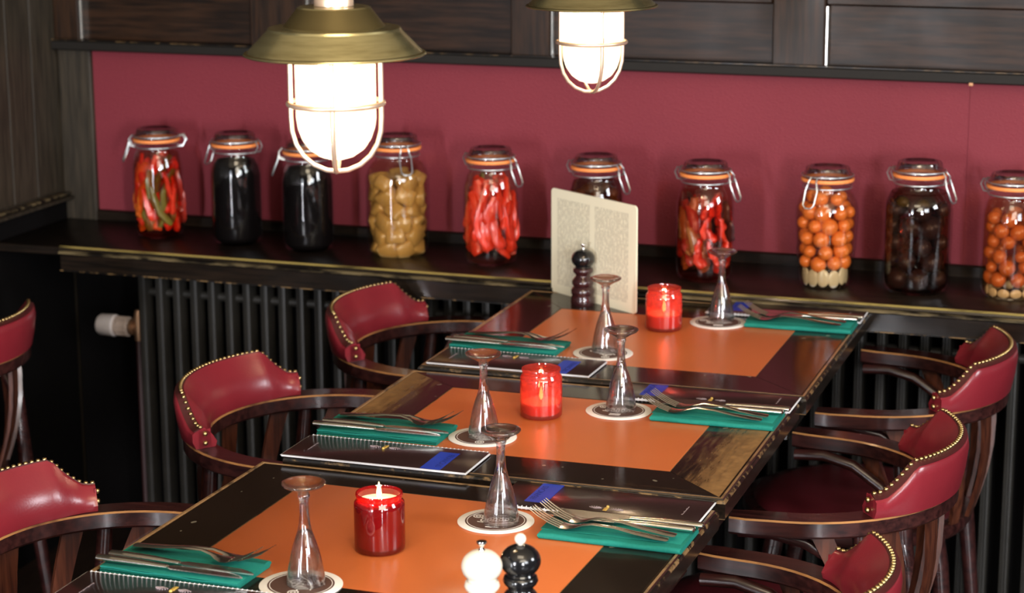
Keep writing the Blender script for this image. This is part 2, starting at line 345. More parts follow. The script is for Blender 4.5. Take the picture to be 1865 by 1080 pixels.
bx('apron', M['black_wood_x'], (x0, 3.2, YL + .004, YL + .02, ZL - .052, ZL - .012), lg, bev=.002)
bx('worn_edge', M['worn_tan2'], (x0, 3.2, YL + .0032, YL + .0045, ZL - .0525, ZL - .0505), lg, bev=0)

# ------------------------------------------------------------------ radiators
def radiator(x0, n, label):
    t = thing('radiator', label, 'radiator', (x0, .15, 0))
    mb = MB()
    # one upright column with a groove down its front
    pr = [(-.0095, .012), (-.0095, -.018), (-.0075, -.0215), (-.004, -.022), (-.0025, -.018), (.0025, -.018), (.004, -.022), (.0075, -.0215), (.0095, -.018), (.0095, .012), (.006, .016), (-.006, .016)]
    mb.loft([[(x * sx, y, z) for x, y in pr] for z, sx in ((.09, .5), (.10, 1), (.695, 1), (.706, .5))])
    me = mb.mesh('column', M['rad'], 30)
    for i in range(n):
        o = bpy.data.objects.new('column', me); COL.objects.link(o); o.parent = t; o.location = (i * .0428, 0, 0)
    mb = MB(); L = (n - 1) * .0428
    for z in (.13, .66):
        mb = MB(); mb.tube([(-.01, .004, z), (L + .01, .004, z)], .010, 10); mb.build('header_pipe', M['rad'], t)
    for x in (.05, L - .05):
        mb = MB(); mb.box(x - .015, x + .015, -.01, .01, 0, .12); mb.build('foot', M['rad'], t)
    return t
radiator(-.972, 23, 'dark column radiator left of the tables, below the ledge')
radiator(.028, 25, 'dark column radiator right of the first, behind the right-hand chairs')
tv = thing('thermostat_valve', 'white thermostatic radiator valve with brass body at the left end of the radiator', 'valve', (-1.02, .15, .575))
R90 = Matrix.Rotation(PI / 2, 4, 'Y')
mb = MB(); mb.lathe([(.0, -.075), (.021, -.075), (.0245, -.07), (.0255, -.035), (.023, -.032)], 24, T=R90); mb.build('thermostat_head', M['valve_white'], tv)
mb = MB(); mb.lathe([(.021, -.032), (.021, -.027)], 24, T=R90)
for k in range(10):
    a = 2 * PI * k / 10; mb.box(-.028, -.0, -.003, .003, .018, .0225, T=Matrix.Rotation(a, 4, 'X'))
mb.lathe([(.0205, -.024), (.0205, .0), (.013, .002)], 24, T=R90); mb.build('collar_cage', simple('valve_beige', C(.42, .33, .28), .45), tv)
mb = MB(); mb.lathe([(.010, 0), (.018, .006), (.018, .011), (.010, .013), (.008, .03)], 16, T=R90); mb.lathe([(.009, -.03), (.011, -.01), (.011, .02), (.007, .04)], 12, T=Matrix.Translation((.024, 0, 0))); mb.build('valve_body', M['valve_brass'], tv)
mb = MB(); mb.tube([(.024, 0, -.03), (.024, 0, -.575)], .007); mb.build('pipe', M['pipe'], tv)

# ------------------------------------------------------------------ tables
def frame_mat(name, worn_amt, ax, ymap):
    """black painted frame board; paint rubbed to bare wood in drifting patches. ax: distance axis"""
    m = NT(name); o = m.xyz()
    grain = m.noise((22, 3.5, 1) if ax == 0 else (3.5, 22, 1), sc=5, detail=5, rough=.65); big = m.noise((2.2, 1.2, 1), sc=3.2, detail=3); sp = m.noise(sc=70, detail=2)
    base = m.mix(grain, BLK, BLK2)
    if worn_amt > 0:
        d = m.math('ABSOLUTE', o[ax]); e = m.ramp(d, ymap[0], ymap[1])
        k = m.math('ADD', m.math('MULTIPLY', e, .38), m.math('ADD', m.math('MULTIPLY', grain, .62), m.math('MULTIPLY', big, .30)))
        f = m.ramp(k, 1.0 - worn_amt, 1.42 - worn_amt)
        base = m.mix(f, base, m.mix(sp, C(.15, .075, .025), C(.36, .20, .075)))
        rough = m.math('MULTIPLY_ADD', f, .35, .13)
    else: rough = m.math('MULTIPLY_ADD', big, .12, .08)
    spk = m.ramp(m.noise(sc=55, detail=0), .80, .83)
    base = m.mix(m.math('MULTIPLY', spk, .6), base, C(.25, .22, .16))
    m.pbr(base, rough, spec=.32, coat=.0, coatr=.08, normal=m.bump(grain, .08, .0008)); return m.m
def table(x0, y0, w, d, z, th, mL, mR, mN, mF, label, wear):
    t = thing('dining_table', label, 'table', (x0, y0, z), th, None)
    cx, cy = w / 2, d / 2
    # boards are authored about the table centre through an offset child origin
    O = (cx, cy, 0)
    hw, hd = w / 2, d / 2
    X0, X1, Y0, Y1 = -hw, hw, -hd, hd; ix0, ix1, iy0, iy1 = -hw + mL, hw - mR, -hd + mN, hd - mF
    T = .022
    def prism(pts, mat, nm, z1=0., z0=-T, lab=None):
        mb = MB(); g = .0006; c = [sum(p[i] for p in pts) / len(pts) for i in (0, 1)]
        q = [(p[0] + (c[0] - p[0]) * .003, p[1] + (c[1] - p[1]) * .003) for p in pts]
        mb.loft([[(x, y, z0) for x, y in pts], [(x, y, z1 - g) for x, y in pts], [(x, y, z1) for x, y in q]])
        o = mb.build(nm, mat, t, loc=O)
        if lab: o['label'] = lab
        return o
    prism([(X1, Y0), (X1, Y1), (ix1, iy1), (ix1, iy0)], frame_mat('frame_right', wear[0], 0, (hw - mR, hw)), 'frame_board', lab='frame board with paint rubbed to bare wood' if wear[0] > .3 else None)
    prism([(X0, Y1), (X0, Y0), (ix0, iy0), (ix0, iy1)], frame_mat('frame_left', wear[1], 0, (hw - mL, hw)), 'frame_board')
    prism([(X0, Y0), (X1, Y0), (ix1, iy0), (ix0, iy0)], frame_mat('frame_near', wear[2], 1, (hd - mN, hd)), 'frame_board')
    prism([(X1, Y1), (X0, Y1), (ix0, iy1), (ix1, iy1)], frame_mat('frame_far', wear[3], 1, (hd - mF, hd)), 'frame_board')
    e = .0015
    prism([(ix0 + e, iy0 + e), (ix1 - e, iy0 + e), (ix1 - e, iy1 - e), (ix0 + e, iy1 - e)], M['tan_leather'], 'leather_inset', z1=-.0004, lab='tan leather inset')
    prism([(ix0 - .002, iy0 - .002), (ix1 + .002, iy0 - .002), (ix1 + .002, iy1 + .002), (ix0 - .002, iy1 + .002)], M['worn_tan'], 'inset_rim', z1=-.0009, z0=-.004)
    # moulding: lofted around the rectangle
    prof = [(0, 0, 0), (.0008, -.0016, 0), (.0020, -.0016, 1), (.0032, .0003, 1), (.0070, .0003, 0), (.0085, -.0022, 2), (.0105, -.0030, 2), (.0120, -.0065, 0), (.0120, -.0285, 1), (.0110, -.030, 0), (-.004, -.030, 0)]
    mb = MB(); NS = 14
    def ring(dd, zz):
        a, b = hw + dd, hd + dd; pts = []
        cs = [(-a, -b), (a, -b), (a, b), (-a, b)]
        for k in range(4):
            p, q = cs[k], cs[(k + 1) % 4]
            for j in range(NS): pts.append((p[0] + (q[0] - p[0]) * j / NS, p[1] + (q[1] - p[1]) * j / NS, zz))
        return pts
    for i in range(len(prof) - 1): mb.loft([ring(*prof[i + 1][:2]), ring(*prof[i][:2])], prof[i][2], cap=False)
    mb.build('edge_moulding', [M['black_wood_y'], M['worn_tan'], M['worn_tan2']], t, ang=20, loc=O)
    mb = MB()
    for b in ((-hw + .025, hw - .025, -hd + .02, -hd + .04), (-hw + .025, hw - .025, hd - .04, hd - .02), (-hw + .025, -hw + .045, -hd + .04, hd - .04), (hw - .045, hw - .025, -hd + .04, hd - .04)): mb.box(*b, -.085, -T - .0005)
    mb.build('apron', M['black_wood_x'], t, loc=O)
    H = z
    mb = MB(); mb.lathe([(.12, -.03), (.12, -.024)], 24); mb.lathe([(.05, -.09), (.032, -.12), (.03, -H + .08), (.05, -H + .05)], 20); mb.build('pedestal', M['dark'], t, loc=O)
    mb = MB()
    for k in range(4):
        a = PI / 4 + k * PI / 2; c, s = math.cos(a), math.sin(a); mb.tube([(0, 0, -H + .06), (c * .1, s * .1, -H + .05), (c * .22, s * .22, -H + .02), (c * .26, s * .26, -H + .012)], [.02, .02, .015, .012], 8)
    mb.build('pedestal_foot', M['dark'], t, loc=O)
    return t
ZA, ZBt, ZC = ZT - .008, ZT, ZT + .006
table(-.050, -1.70, .692, .536, ZA, -.010, .097, .096, .0925, .060, 'nearest dining table, black frame and tan inset, lit candle and two pepper mills on it', (.0, .0, 0, 0))
table(-.012, -1.132, .663, .512, ZBt, .0096, .097, .096, .094, .074, 'middle dining table with bare worn wood on its right frame board', (.55, .47, .16, .10))
table(-.009, -.588, .6645, .606, ZC, .0113, .098, .096, .0945, .125, 'farthest dining table against the ledge, with the standing card', (.0, .0, 0, 0))

# ------------------------------------------------------------------ chairs
def chair_proto():
    t = thing('captain_chair', '', 'chair', (0, 0, 0), 0)
    RC = .225; ZR = .68
    path = [(.056, .232)] + [(.03, .230), (.0, .226)] + [(RC * math.cos(a), RC * math.sin(a)) for a in [PI / 2 + PI * k / 28 for k in range(1, 28)]] + [(.0, -.226), (.03, -.230), (.056, -.232)]
    w2, h = .0225, .027
    prof = [(-w2, -h + .004), (-w2, -.0025), (-w2 + .0025, 0), (w2 - .0025, 0), (w2, -.0025), (w2, -h + .004), (w2 - .004, -h), (-w2 + .004, -h)]
    mb = MB(); rings = []; n = len(path)
    for i, (x, y) in enumerate(path):
        p = Vector((x, y)); tg = (Vector(path[min(i + 1, n - 1)]) - Vector(path[max(i - 1, 0)])).normalized(); nn = Vector((tg.y, -tg.x))
        sc = .82 if i in (0, n - 1) else 1
        rings.append([(x + nn.x * a * sc, y + nn.y * a * sc, ZR + b * (1 if sc == 1 else 1)) for a, b in prof])
        if i == 0: pass
    for j in range(8):
        k = (j + 1) % 8; mi = 1 if j in (1, 3) else 0
        mb.loft([[r[j], r[k]] for r in rings], mi, cap=False, closed=False)
    mb.add(rings[0], [tuple(range(8))], 0); mb.add(rings[-1], [tuple(range(7, -1, -1))], 0)
    mb.build('arm_rail', [M['chair_wood'], M['arm_edge_glint']], t, 30)
    # padded leather back
    A = math.radians(52); N = 44
    def hh(a):
        a = abs(math.degrees(a))
        if a < 37: return .080
        if a < 48:
            u = (a - 37) / 11.; return .080 - .044 * (u ** .8) * (1.15 - .15 * u)
        return .036
    mb = MB(); ms = MB(); rings = []; srings = []; tops = []
    for i in range(N + 1):
        a = -A + 2 * A * i / N; H = hh(a); k = H / .08; c, s = -math.cos(a), math.sin(a)
        ri0, ri1, ro1, ro0 = .2175 - .013 * k, .2215 + .018 * k, .2410 + .0145 * k, .2420 + .008 * k
        sec = [(ri0, 0), (ri0 - .003, .25 * H), (ri0 + .012 * k, .62 * H), (ri1 - .001, .93 * H), (ri1 + .003, H), (ri1 + .005, H - .0005), (ro1 + .001, H - .007), (ro1 + .003, H - .009), (ro1 + .005, .72 * H), (ro0 + .007, .35 * H), (ro0 + .001, 0)]
        rings.append([(c * r, s * r, ZR + .0005 + z) for r, z in sec])
        srings.append([(c * r, s * r, ZR + .001 + z) for r, z in ((ri1 + .003, H - .0012), (ri1 + .0045, H + .0012), (ro1 + .002, H - .0055), (ro1 + .001, H - .0072))])
        rm = ri1 + .0085; tops.append((c * rm, s * rm, ZR + H + .0018))
    mb.loft(rings); mb.build('backrest', M['leather'], t, 50)
    ms.loft(srings); ms.build('piping', M['leather_dark'], t, 50)
    # end straps
    for sg in (-1, 1):
        a = sg * A; c, s = -math.cos(a), math.sin(a); m2 = MB()
        T = Matrix(((c, s * -1 * sg * -1, 0, 0), (s, -c * -1 * sg * -1, 0, 0), (0, 0, 1, ZR), (0, 0, 0, 1)))
        tx = Vector((sg * s, -sg * c, 0)) * 1.0
        tx = Vector((-s * -sg, c * -sg, 0)); 
        q = []
        for off in (0, .0025):
            q.append([(c * r + tx.x * -off, s * r + tx.y * -off, ZR + z) for r, z in ((.2185, .001), (.2415, .001), (.2415, .031), (.2205, .033))])
        m2.loft(q); m2.build('end_strap', M['leather'], t)
    # nails along the ridge
    mn = MB(); acc = 0; last = Vector(tops[0]); want = [Vector(tops[0])]
    dense = []
    for i in range(N):
        for k in range(6): dense.append(Vector(tops[i]).lerp(Vector(tops[i + 1]), k / 6))
    for p in dense:
        acc += (p - last).length; last = p
        if acc > .0098: want.append(p); acc = 0
    for p in want: mn.sphere((p.x, p.y, p.z), .0040, 8, 4, sc=(1, 1, .8))
    for sg in (-1, 1):
        a = sg * (A + .012); c, s = -math.cos(a), math.sin(a)
        for z in (.010, .026): mn.sphere((c * .231, s * .231, ZR + z), .0045, 8, 4)
    mn.build('nail_trim', M['nail_brass'], t, 60)
    # splats
    for k, adeg in enumerate((-70, -42, -14, 14, 42, 70)):
        m2 = MB(); rr = []
        for u in (0, .2, .4, .6, .8, 1):
            a = math.radians(adeg * (1 - .35 * u)); r = .222 - .030 * u + .012 * math.sin(PI * u); z = ZR - .027 - u * .205; wd = .0165 - .0055 * u
            c, s = -math.cos(a), math.sin(a); tx, ty = s, c
            tx, ty = -s * -1, c
            P = Vector((c * r, s * r, z)); Tn = Vector((-s, -math.cos(a) * 1.0, 0)); Tn = Vector((s, -c, 0)); Nn = Vector((c, s, 0))
            rr.append([tuple(P + Tn * wd + Nn * .004), tuple(P - Tn * wd + Nn * .004), tuple(P - Tn * wd - Nn * .004), tuple(P + Tn * wd - Nn * .004)])
        m2.loft(rr); m2.build('splat', M['splat_wood'], t, 30)
    # seat
    m2 = MB(); m2.lathe([(.17, .415), (.205, .420), (.212, .432), (.210, .447), (.195, .450)], 40, T=Matrix.Translation((.02, 0, 0)) @ Matrix.Diagonal((1, .98, 1, 1))); m2.build('seat_frame', M['chair_wood'], t)
    m2 = MB(); m2.lathe([(.192, .449), (.186, .458), (.15, .466), (.08, .470), (.01, .471)], 36, T=Matrix.Translation((.02, 0, 0))); m2.build('seat', M['seat_leather'], t, 60)
    for sg in (-1, 1):
        m2 = MB(); m2.tube([(-.13, sg * .185, ZR - .026), (-.145, sg * .18, .5), (-.16, sg * .17, .40), (-.20, sg * .19, .0)], [.012, .014, .016, .011], 10); m2.build('leg', M['chair_wood'], t)
        m2 = MB(); m2.tube([(.14, sg * .14, .42), (.17, sg * .16, .25), (.18, sg * .17, 0)], [.018, .016, .012], 10); m2.build('leg', M['chair_wood'], t)
        m2 = MB(); m2.tube([(.050, sg * .205, ZR - .036), (.0, sg * .205, ZR - .034), (-.05, sg * .200, ZR - .045), (-.10, sg * .190, ZR - .075), (-.135, sg * .180, ZR - .13), (-.15, sg * .172, ZR - .20)], .0095, 10); m2.build('brace', M['chair_wood'], t)
    m2 = MB(); m2.tube([(.02 + .15 * math.cos(2 * PI * k / 28), .15 * math.sin(2 * PI * k / 28), .2) for k in range(28)], .010, 8, cyclic=True); m2.build('stretcher', M['chair_wood'], t)
    return t
ch = chair_proto(); CHK = kids(ch)
ch.location = (-.120, -.760, 0); ch['label'] = 'dark bentwood chair with oxblood leather back, left side of the middle table'
def chair(x, y, rz, label): 
    return copy_tree(ch, (x, y, 0), rz, label)
chair(-.110, -.160, 0.0, 'dark bentwood chair with oxblood leather back, left of the farthest table, before the radiator')
chair(-.135, -1.450, .0, 'dark bentwood chair with oxblood leather back at the bottom left, beside the nearest table')
chair(.702, -.162, PI, 'dark bentwood chair with pinkish red leather back, right of the farthest table below the ledge')
chair(.692, -.755, PI, 'dark bentwood chair with pinkish red leather back, right side of the middle table')
chair(.690, -1.385, PI, 'dark bentwood chair at the bottom right, its red leather back cut off by the frame')
chair(-1.135, -.535, PI, 'bentwood chair at the left picture edge, facing away from the radiator valve')

# ------------------------------------------------------------------ place settings
def menu_proto():
    t = thing('menu', '', 'menu', (0, 0, 0), 0, None); W, D = .1485, .0545
    bx('back_cover', M['cover'], (-W, W, -D + .004, D, .0, .0012), t, bev=.0004)
    bx('page', M['paper'], (-W - .001, W + .001, -D + .003, D + .001, .0013, .0030), t, bev=.0003)
    bx('page', M['paper'], (-W - .0, W + .002, -D + .003, D + .002, .0034, .0040), t, bev=.0002)
    bx('front_cover', M['cover'], (-W, W, -D + .004, D, .0042, .0052), t, bev=.0004)
    mb = MB()
    for i in range(44):
        x = -W + .004 + (2 * W - .008) * i / 43; pts = [(x, -D + .003 + .0028 * math.cos(a), .0030 + .0022 * math.sin(a)) for a in [2 * PI * k / 10 for k in range(10)]]
        mb.tube(pts, .0009, 5, cyclic=True)
    mb.tube([(-W + .003, -D + .0010, .0030), (W - .003, -D + .0010, .0030)], .0016, 6)
    mb.build('comb_binding', M['binding'], t)
    tp = bx('tape_label', M['tape'], (-W + .040, -W + .072, -.030, D + .0005, .0052, .0055), t, bev=0, label='blue tape label')
    return t
def glyphs(txt, size, mat, name, parent, loc, rz):
    cu = bpy.data.curves.new(name, 'FONT'); cu.body = txt; cu.size = size; cu.extrude = .0001; cu.align_x = 'CENTER'; cu.align_y = 'CENTER'
    tmp = bpy.data.objects.new('tmp_text', cu); COL.objects.link(tmp); bpy.context.view_layer.update()
    me = bpy.data.meshes.new_from_object(tmp.evaluated_get(bpy.context.evaluated_depsgraph_get())); bpy.data.objects.remove(tmp)
    me.materials.clear(); me.materials.append(mat); o = bpy.data.objects.new(name, me); COL.objects.link(o); o.parent = parent; o.location = loc; o.rotation_euler = (0, 0, rz); return o
mn = menu_proto()
tl = [o for o in kids(mn) if o.name.startswith('tape')][0]
glyphs('FRANCAIS', .0135, M['ink'], 'lettering', tl, (-.1485 + .049, .012, .0056), PI / 2)
mb = MB()   # small line of print near the far end and the crest
for k in range(9): mb.box(.118 + (.001 if k % 3 else 0), .1205, -.014 + .0042 * k, -.0115 + .0042 * k, .00521, .0053)
mb.build('printed_line', M['pale_print'], mn)
mb = MB()
for sg in (-1, 1):
    for k in range(7):
        a = math.radians(20 + 22 * k); c, s = math.cos(a), math.sin(a); x = .012 + sg * .016
        mb.tube([(x, -.028, .0053), (x + c * .007, -.028 + s * .006, .0053), (x + c * .010, -.028 + s * .009, .0053)], .0009, 4)
mb.build('crest', M['pale_print'], mn)
mb = MB(); mb.box(.009, .015, -.034, -.020, .0052, .0058, bev=.0005); mb.sphere((.012, -.017, .0055), .0025, 8, 4); mb.build('crest_centre', M['gold_print'], mn)
def place(proto, used, loc, rz, label, group=None):
    if not used[0]:
        used[0] = True; proto.location = loc; proto.rotation_euler = (proto.rotation_euler[0], proto.rotation_euler[1], rz); proto['label'] = label
        if group: proto['group'] = group
        return proto
    return copy_tree(proto, loc, rz, label, group)
# centre positions: right menus and left (turned round) menus
U = [False]
for x, y, z, rz, lab in ((.500, -1.195, ZA, -.012, 'brown comb-bound menu at the right of the nearest table, crest and blue tape'),
                         (.508, -.628, ZBt, .004, 'brown comb-bound menu at the right of the middle table with plain blue tape'),
                         (.510, -.010, ZC + .0, .02, 'brown comb-bound menu at the right of the farthest table, against the ledge'),
                         (.098, -1.722, ZA, PI + .01, 'brown comb-bound menu at the left of the nearest table, cut off by the bottom edge'),
                         (.126, -1.095, ZBt, PI + .0, 'brown comb-bound menu at the left of the middle table, blue tape near its right end'),
                         (.142, -.535, ZC, PI - .01, 'brown comb-bound menu at the left of the farthest table, faded blue tape')):
    place(mn, U, (x, y, z + .0003), rz, lab)
def napkin_proto():
    t = thing('napkin', '', 'napkin', (0, 0, 0), 0); mb = MB()
    W, D = .100, .047
    # four folded layers joined by a rounded fold at the near long side
    pr = []
    for k in range(7):
        a = PI / 2 + PI * k / 6; pr.append((-D + .0035 + .0042 * math.cos(a), .0042 + .0042 * math.sin(a)))
    pr += [(D, .0), (D, .0015), (D - .004, .0022), (D, .003), (D + .001, .0042), (D - .003, .005), (D, .0058), (D, .0075), (D - .03, .0086)]
    rings = []
    for i in range(13):
        x = -W + 2 * W * i / 12; wob = .0008 * math.sin(i * 1.3); rings.append([(x + .001 * math.sin(z * 900), y, max(0, z + (wob if z > .004 else 0))) for y, z in pr])
    mb.loft(rings); mb.build('folded_paper', M['napkin'], t, 50)
    mb = MB(); mb.box(-W - .002, W - .004, -.03, D + .002, .0085, .0094, bev=.0004); mb.build('top_fold', M['napkin'], t)
    return t
def ribbon(mb, pts, mi=0, y0=0.):
    """pts: (x, z, halfwidth, thickness, crown)"""
    rings = []
    for x, z, hw, th in pts:
        rings.append([(x, y0 - hw, z), (x, y0 - hw * .5, z - th * .35), (x, y0 + hw * .5, z - th * .35), (x, y0 + hw, z), (x, y0 + hw * .6, z + th * .5), (x, y0, z + th * .65), (x, y0 - hw * .6, z + th * .5)])
    mb.loft(rings, mi)
def fork_proto():
    t = thing('fork', '', 'fork', (0, 0, 0), 0); mb = MB()
    ribbon(mb, [(.097, .0035, .004, .002), (.095, .0035, .008, .0028), (.08, .0045, .0085, .003), (.05, .007, .0062, .003), (.02, .011, .004, .003), (-.01, .012, .0032, .003), (-.025, .009, .004, .0026), (-.035, .006, .009, .002), (-.045, .0045, .012, .0018), (-.055, .0055, .0125, .0016)])
    mb.build('handle', M['steel'], t, 50)
    for k in range(4):
        mb = MB(); y = (-.0098 + k * .0065)
        ribbon(mb, [(-.054, .0053, .0024, .0016), (-.070, .0105, .0020, .0016), (-.086, .0185, .0017, .0015), (-.098, .0265, .0011, .0012)], y0=y); mb.build('tine', M['steel'], t, 50)
    return t
def knife_proto():
    t = thing('knife', '', 'knife', (0, 0, 0), 0); mb = MB()
    mb.tube([(.105, 0, .0055), (.103, 0, .0055), (.08, 0, .0055), (.04, 0, .0055), (.01, 0, .005), (.0, 0, .005)], [.003, .0065, .0068, .0060, .0045, .0042], 12, flat=(1, .6), up=(0, 0, 1)); mb.build('handle', M['steel'], t, 50)
    mb = MB(); rings = []
    for x, a, b in ((.0, -.004, .004), (-.008, -.008, .007), (-.05, -.010, .007), (-.085, -.009, .007), (-.103, -.003, .0065), (-.110, .003, .0055)):
        rings.append([(x, a, .0045), (x, b, .0042), (x, b, .0060), (x, a, .0049)])
    mb.loft(rings); mb.build('blade', M['steel'], t, 30)
    return t
nk, fk, kn = napkin_proto(), fork_proto(), knife_proto(); un, uf, uk = [False], [False], [False]
# setting: napkin centre (x,y), table z, rotation
for x, y, z, rz, where in ((.556, -1.309, ZA, -.010, 'right of the nearest table'), (.553, -.738, ZBt, .012, 'right of the middle table'), (.557, -.098, ZC, .02, 'right of the farthest table, before the ledge'),
                           (.058, -1.612, ZA, PI - .03, 'left of the nearest table'), (.078, -.975, ZBt, PI + .012, 'left of the middle table'), (.090, -.425, ZC, PI - .02, 'left of the farthest table')):
    place(nk, un, (x, y, z), rz, 'folded teal paper napkin under the cutlery ' + where)
    R = Matrix.Rotation(rz, 4, 'Z'); zz = z + .0098
    def at(a, b, c=0): v = R @ Vector((a, b, 0)); return (x + v.x, y + v.y, zz + c)
    place(fk, uf, at(-.018, -.026), rz - .03, 'steel fork nearer the napkin edge, ' + where)
    place(fk, uf, at(-.010, -.010, .0035), rz - .09, 'steel fork overlapping the outer one, ' + where)
    place(kn, uk, at(-.002, .018), rz - .01, 'steel knife next to the forks, ' + where)
    place(kn, uk, at(.006, .036), rz + .005, 'steel knife nearest the menu, ' + where)

# ------------------------------------------------------------------ beer mats, glasses
def coaster_proto():
    t = thing('beer_mat', '', 'coaster', (0, 0, 0), 0)
    mb = MB(); mb.lathe([(.0530, 0), (.0536, .0004), (.0536, .0012), (.0530, .0016)], 64); mb.build('board', M['board'], t)
    mb = MB(); mb.lathe([(.043, .0016), (.043, .00175)], 64); pr = mb.build('brown_disc', M['brown_print'], t, label='brown printed disc')
    mb = MB()
    mb.lathe([(.0395, .00176), (.0395, .0019), (.0405, .0019), (.0405, .00176)], 64, cap=False)
    mb.build('ring_line', M['board'], t)
    mb = MB()   # cursive emblem: loops, swash, badge, two bars
    pts = [(-.022 + .044 * u + .0045 * math.sin(u * 34), .004 + .008 * math.cos(u * 34) * (1 - .3 * u) + .010 * (u - .5), .0019) for u in [k / 70 for k in range(71)]]
    mb.tube(pts, .0011, 4, flat=(1, .2), up=(0, 0, 1))
    mb.tube([(-.024, -.010, .0019), (-.01, -.013, .0019), (.01, -.010, .0019), (.026, -.002, .0019)], .0011, 4, flat=(1, .2), up=(0, 0, 1))
    mb.tube([(-.028 + .0065 * math.cos(a), .012 + .0065 * math.sin(a), .0019) for a in [2 * PI * k / 20 for k in range(20)]], .0009, 4, cyclic=True, flat=(1, .2), up=(0, 0, 1))
    mb.tube([(-.028 + .003 * math.cos(a), .012 + .003 * math.sin(a), .0019) for a in [2 * PI * k / 14 for k in range(14)]], .0009, 4, cyclic=True, flat=(1, .2), up=(0, 0, 1))
    for k in range(2): mb.box(-.008, .010, -.024 - .006 * k, -.0215 - .006 * k, .0017, .00195)
    mb.build('emblem', M['board'], t)
    return t
def glass_proto():
    t = thing('stemmed_glass', '', 'glass', (0, 0, 0), 0)
    H = .135
    # outer profile from the rim (down on the mat) to the foot on top
    out = [(.0247, 0), (.0252, .0008), (.0245, .008), (.0228, .02), (.0200, .035), (.0168, .048), (.0130, .060), (.0095, .070), (.0072, .080), (.0062, .092), (.0058, .104), (.0062, .112), (.0080, .117), (.0068, .119), (.0095, .1215), (.0150, .125), (.0215, .1285), (.0262, .1308), (.0280, .1330), (.0278, .1345), (.0262, .1352)]
    top = [(.02, .1338), (.012, .1318), (.005, .1308), (.0005, .1306)]
    inn = [(.0232, .0006), (.0228, .008), (.0210, .02), (.0180, .035), (.0146, .048), (.0104, .060), (.0065, .068), (.003, .0725), (.0005, .0740)]
    mb = MB()
    rings = [[(r * math.cos(2 * PI * j / 40), r * math.sin(2 * PI * j / 40), z) for j in range(40)] for r, z in (list(reversed(inn)) + out + top)]
    mb.loft(rings); mb.build('bowl_and_stem', M['glass'], t, 60)
    return t
co, gl = coaster_proto(), glass_proto(); uc, ug = [False], [False]
for x, y, z, rz, wh, gx, gy in ((.378, -1.306, ZA, .1, 'right, nearest table', .388, -1.312), (.226, -1.619, ZA, PI / 2 + .5, 'left, nearest table', .231, -1.614), (.390, -.747, ZBt, .0, 'right, middle table', .392, -.741),
                        (.231, -.957, ZBt, PI / 2 + .6, 'left, middle table', .233, -.956), (.403, -.128, ZC, .2, 'right, farthest table', .405, -.112), (.264, -.419, ZC, 2.4, 'left, farthest table', .264, -.405)):
    place(co, uc, (x, y, z), rz, 'round white beer mat with brown disc, ' + wh)
    place(gl, ug, (gx, gy, z + .0020), 0, 'upturned stemmed glass standing on its beer mat, ' + wh)

# ------------------------------------------------------------------ candles
def candle(x, y, z, waxh, label, clabel, power, ang):
    gm = M['red_glass_unlit'] if ang == 0 else M['red_glass']
    t = thing('candle_holder', label, 'candle holder', (x, y, z), 0)
    out = [(.012, 0), (.030, .0), (.0335, .003), (.034, .008), (.034, .062), (.0335, .067), (.0305, .0705), (.0305, .074), (.0318, .0775), (.0312, .080), (.0296, .080)]
    inn = [(.0290, .077), (.0288, .071), (.0310, .066), (.0316, .060), (.0316, .009), (.029, .0055), (.010, .005)]
    mb = MB(); mb.lathe(out + inn, 48); mb.build('red_glass', gm, t, 60)
    c = thing('candle', clabel, 'candle', (x, y, z), 0)
    mb = MB(); mb.lathe([(.01, .0058), (.028, .006), (.0308, .010), (.0308, waxh - .002), (.0300, waxh), (.022, waxh - .0015), (.004, waxh - .002)], 40); mb.build('wax', M['wax'] , c, 50)
    mb = MB(); mb.tube([(0, 0, waxh - .004), (.0004, 0, waxh + .006)], .0007, 6); mb.build('wick', M['wick'], c)
    mb = MB(); mb.lathe([(.0004, waxh + .003), (.0026, waxh + .006), (.0034, waxh + .010), (.0026, waxh + .016), (.0012, waxh + .022), (.0002, waxh + .026)], 12); mb.build('flame', M['flame'], c, 80)
    point('candle_light', (x, y, z + waxh + .015), power, (1, .72, .45), .004)
candle(.269, -1.461, ZA, .068, 'red glass candle holder on the nearest table, glass toned darker as unlit, burned only a little', 'cream candle almost filling the holder on the nearest table', .45, 0)
candle(.279, -.812, ZBt, .024, 'glowing red glass candle holder on the middle table', 'low candle glowing inside the holder on the middle table', .38, 1)
candle(.318, -.206, ZC, .030, 'glowing red glass candle holder on the farthest table', 'half-burned candle glowing inside the holder on the farthest table', .38, 2)

# ------------------------------------------------------------------ mills
def mill(x, y, z, label, mh, mbody, knob, s=1.0, hgt=.122):
    t = thing('pepper_mill', label, 'mill', (x, y, z), 0); t.scale = (s, s, s)
    body = [(.0, 0), (.0235, 0), (.0245, .004), (.0240, .014), (.0215, .019), (.0235, .023), (.0238, .030), (.0205, .035), (.0185, .037), (.0215, .041), (.0220, .047), (.0185, .053), (.0150, .057), (.0145, .060), (.0185, .064), (.0205, .068), (.0190, .073), (.0165, .0745)]
    mb = MB(); mb.lathe([(max(r, .0005), zz) for r, zz in body], 40); mb.build('body', mbody, t, 60)
    hd = [(.0165, .0748)] + [(.0235 * math.cos(a), .0915 + .0195 * math.sin(a)) for a in [-.85 + 2.25 * k / 16 for k in range(17)]]
    mb = MB(); mb.lathe(hd, 40); mb.build('head', mh, t, 60)
    mb = MB()
    if knob == 'ball': mb.lathe([(.003, .108), (.003, .113)], 12); mb.sphere((0, 0, .1175), .0068, 14, 10)
    else: mb.lathe([(.0035, .108), (.0038, .111), (.0022, .113), (.003, .116), (.0062, .1195), (.0058, .121), (.0005, .1205)], 20)
    mb.build('knob', M['cream_lacquer'] if knob == 'ball' else M['chrome'], t, 60)
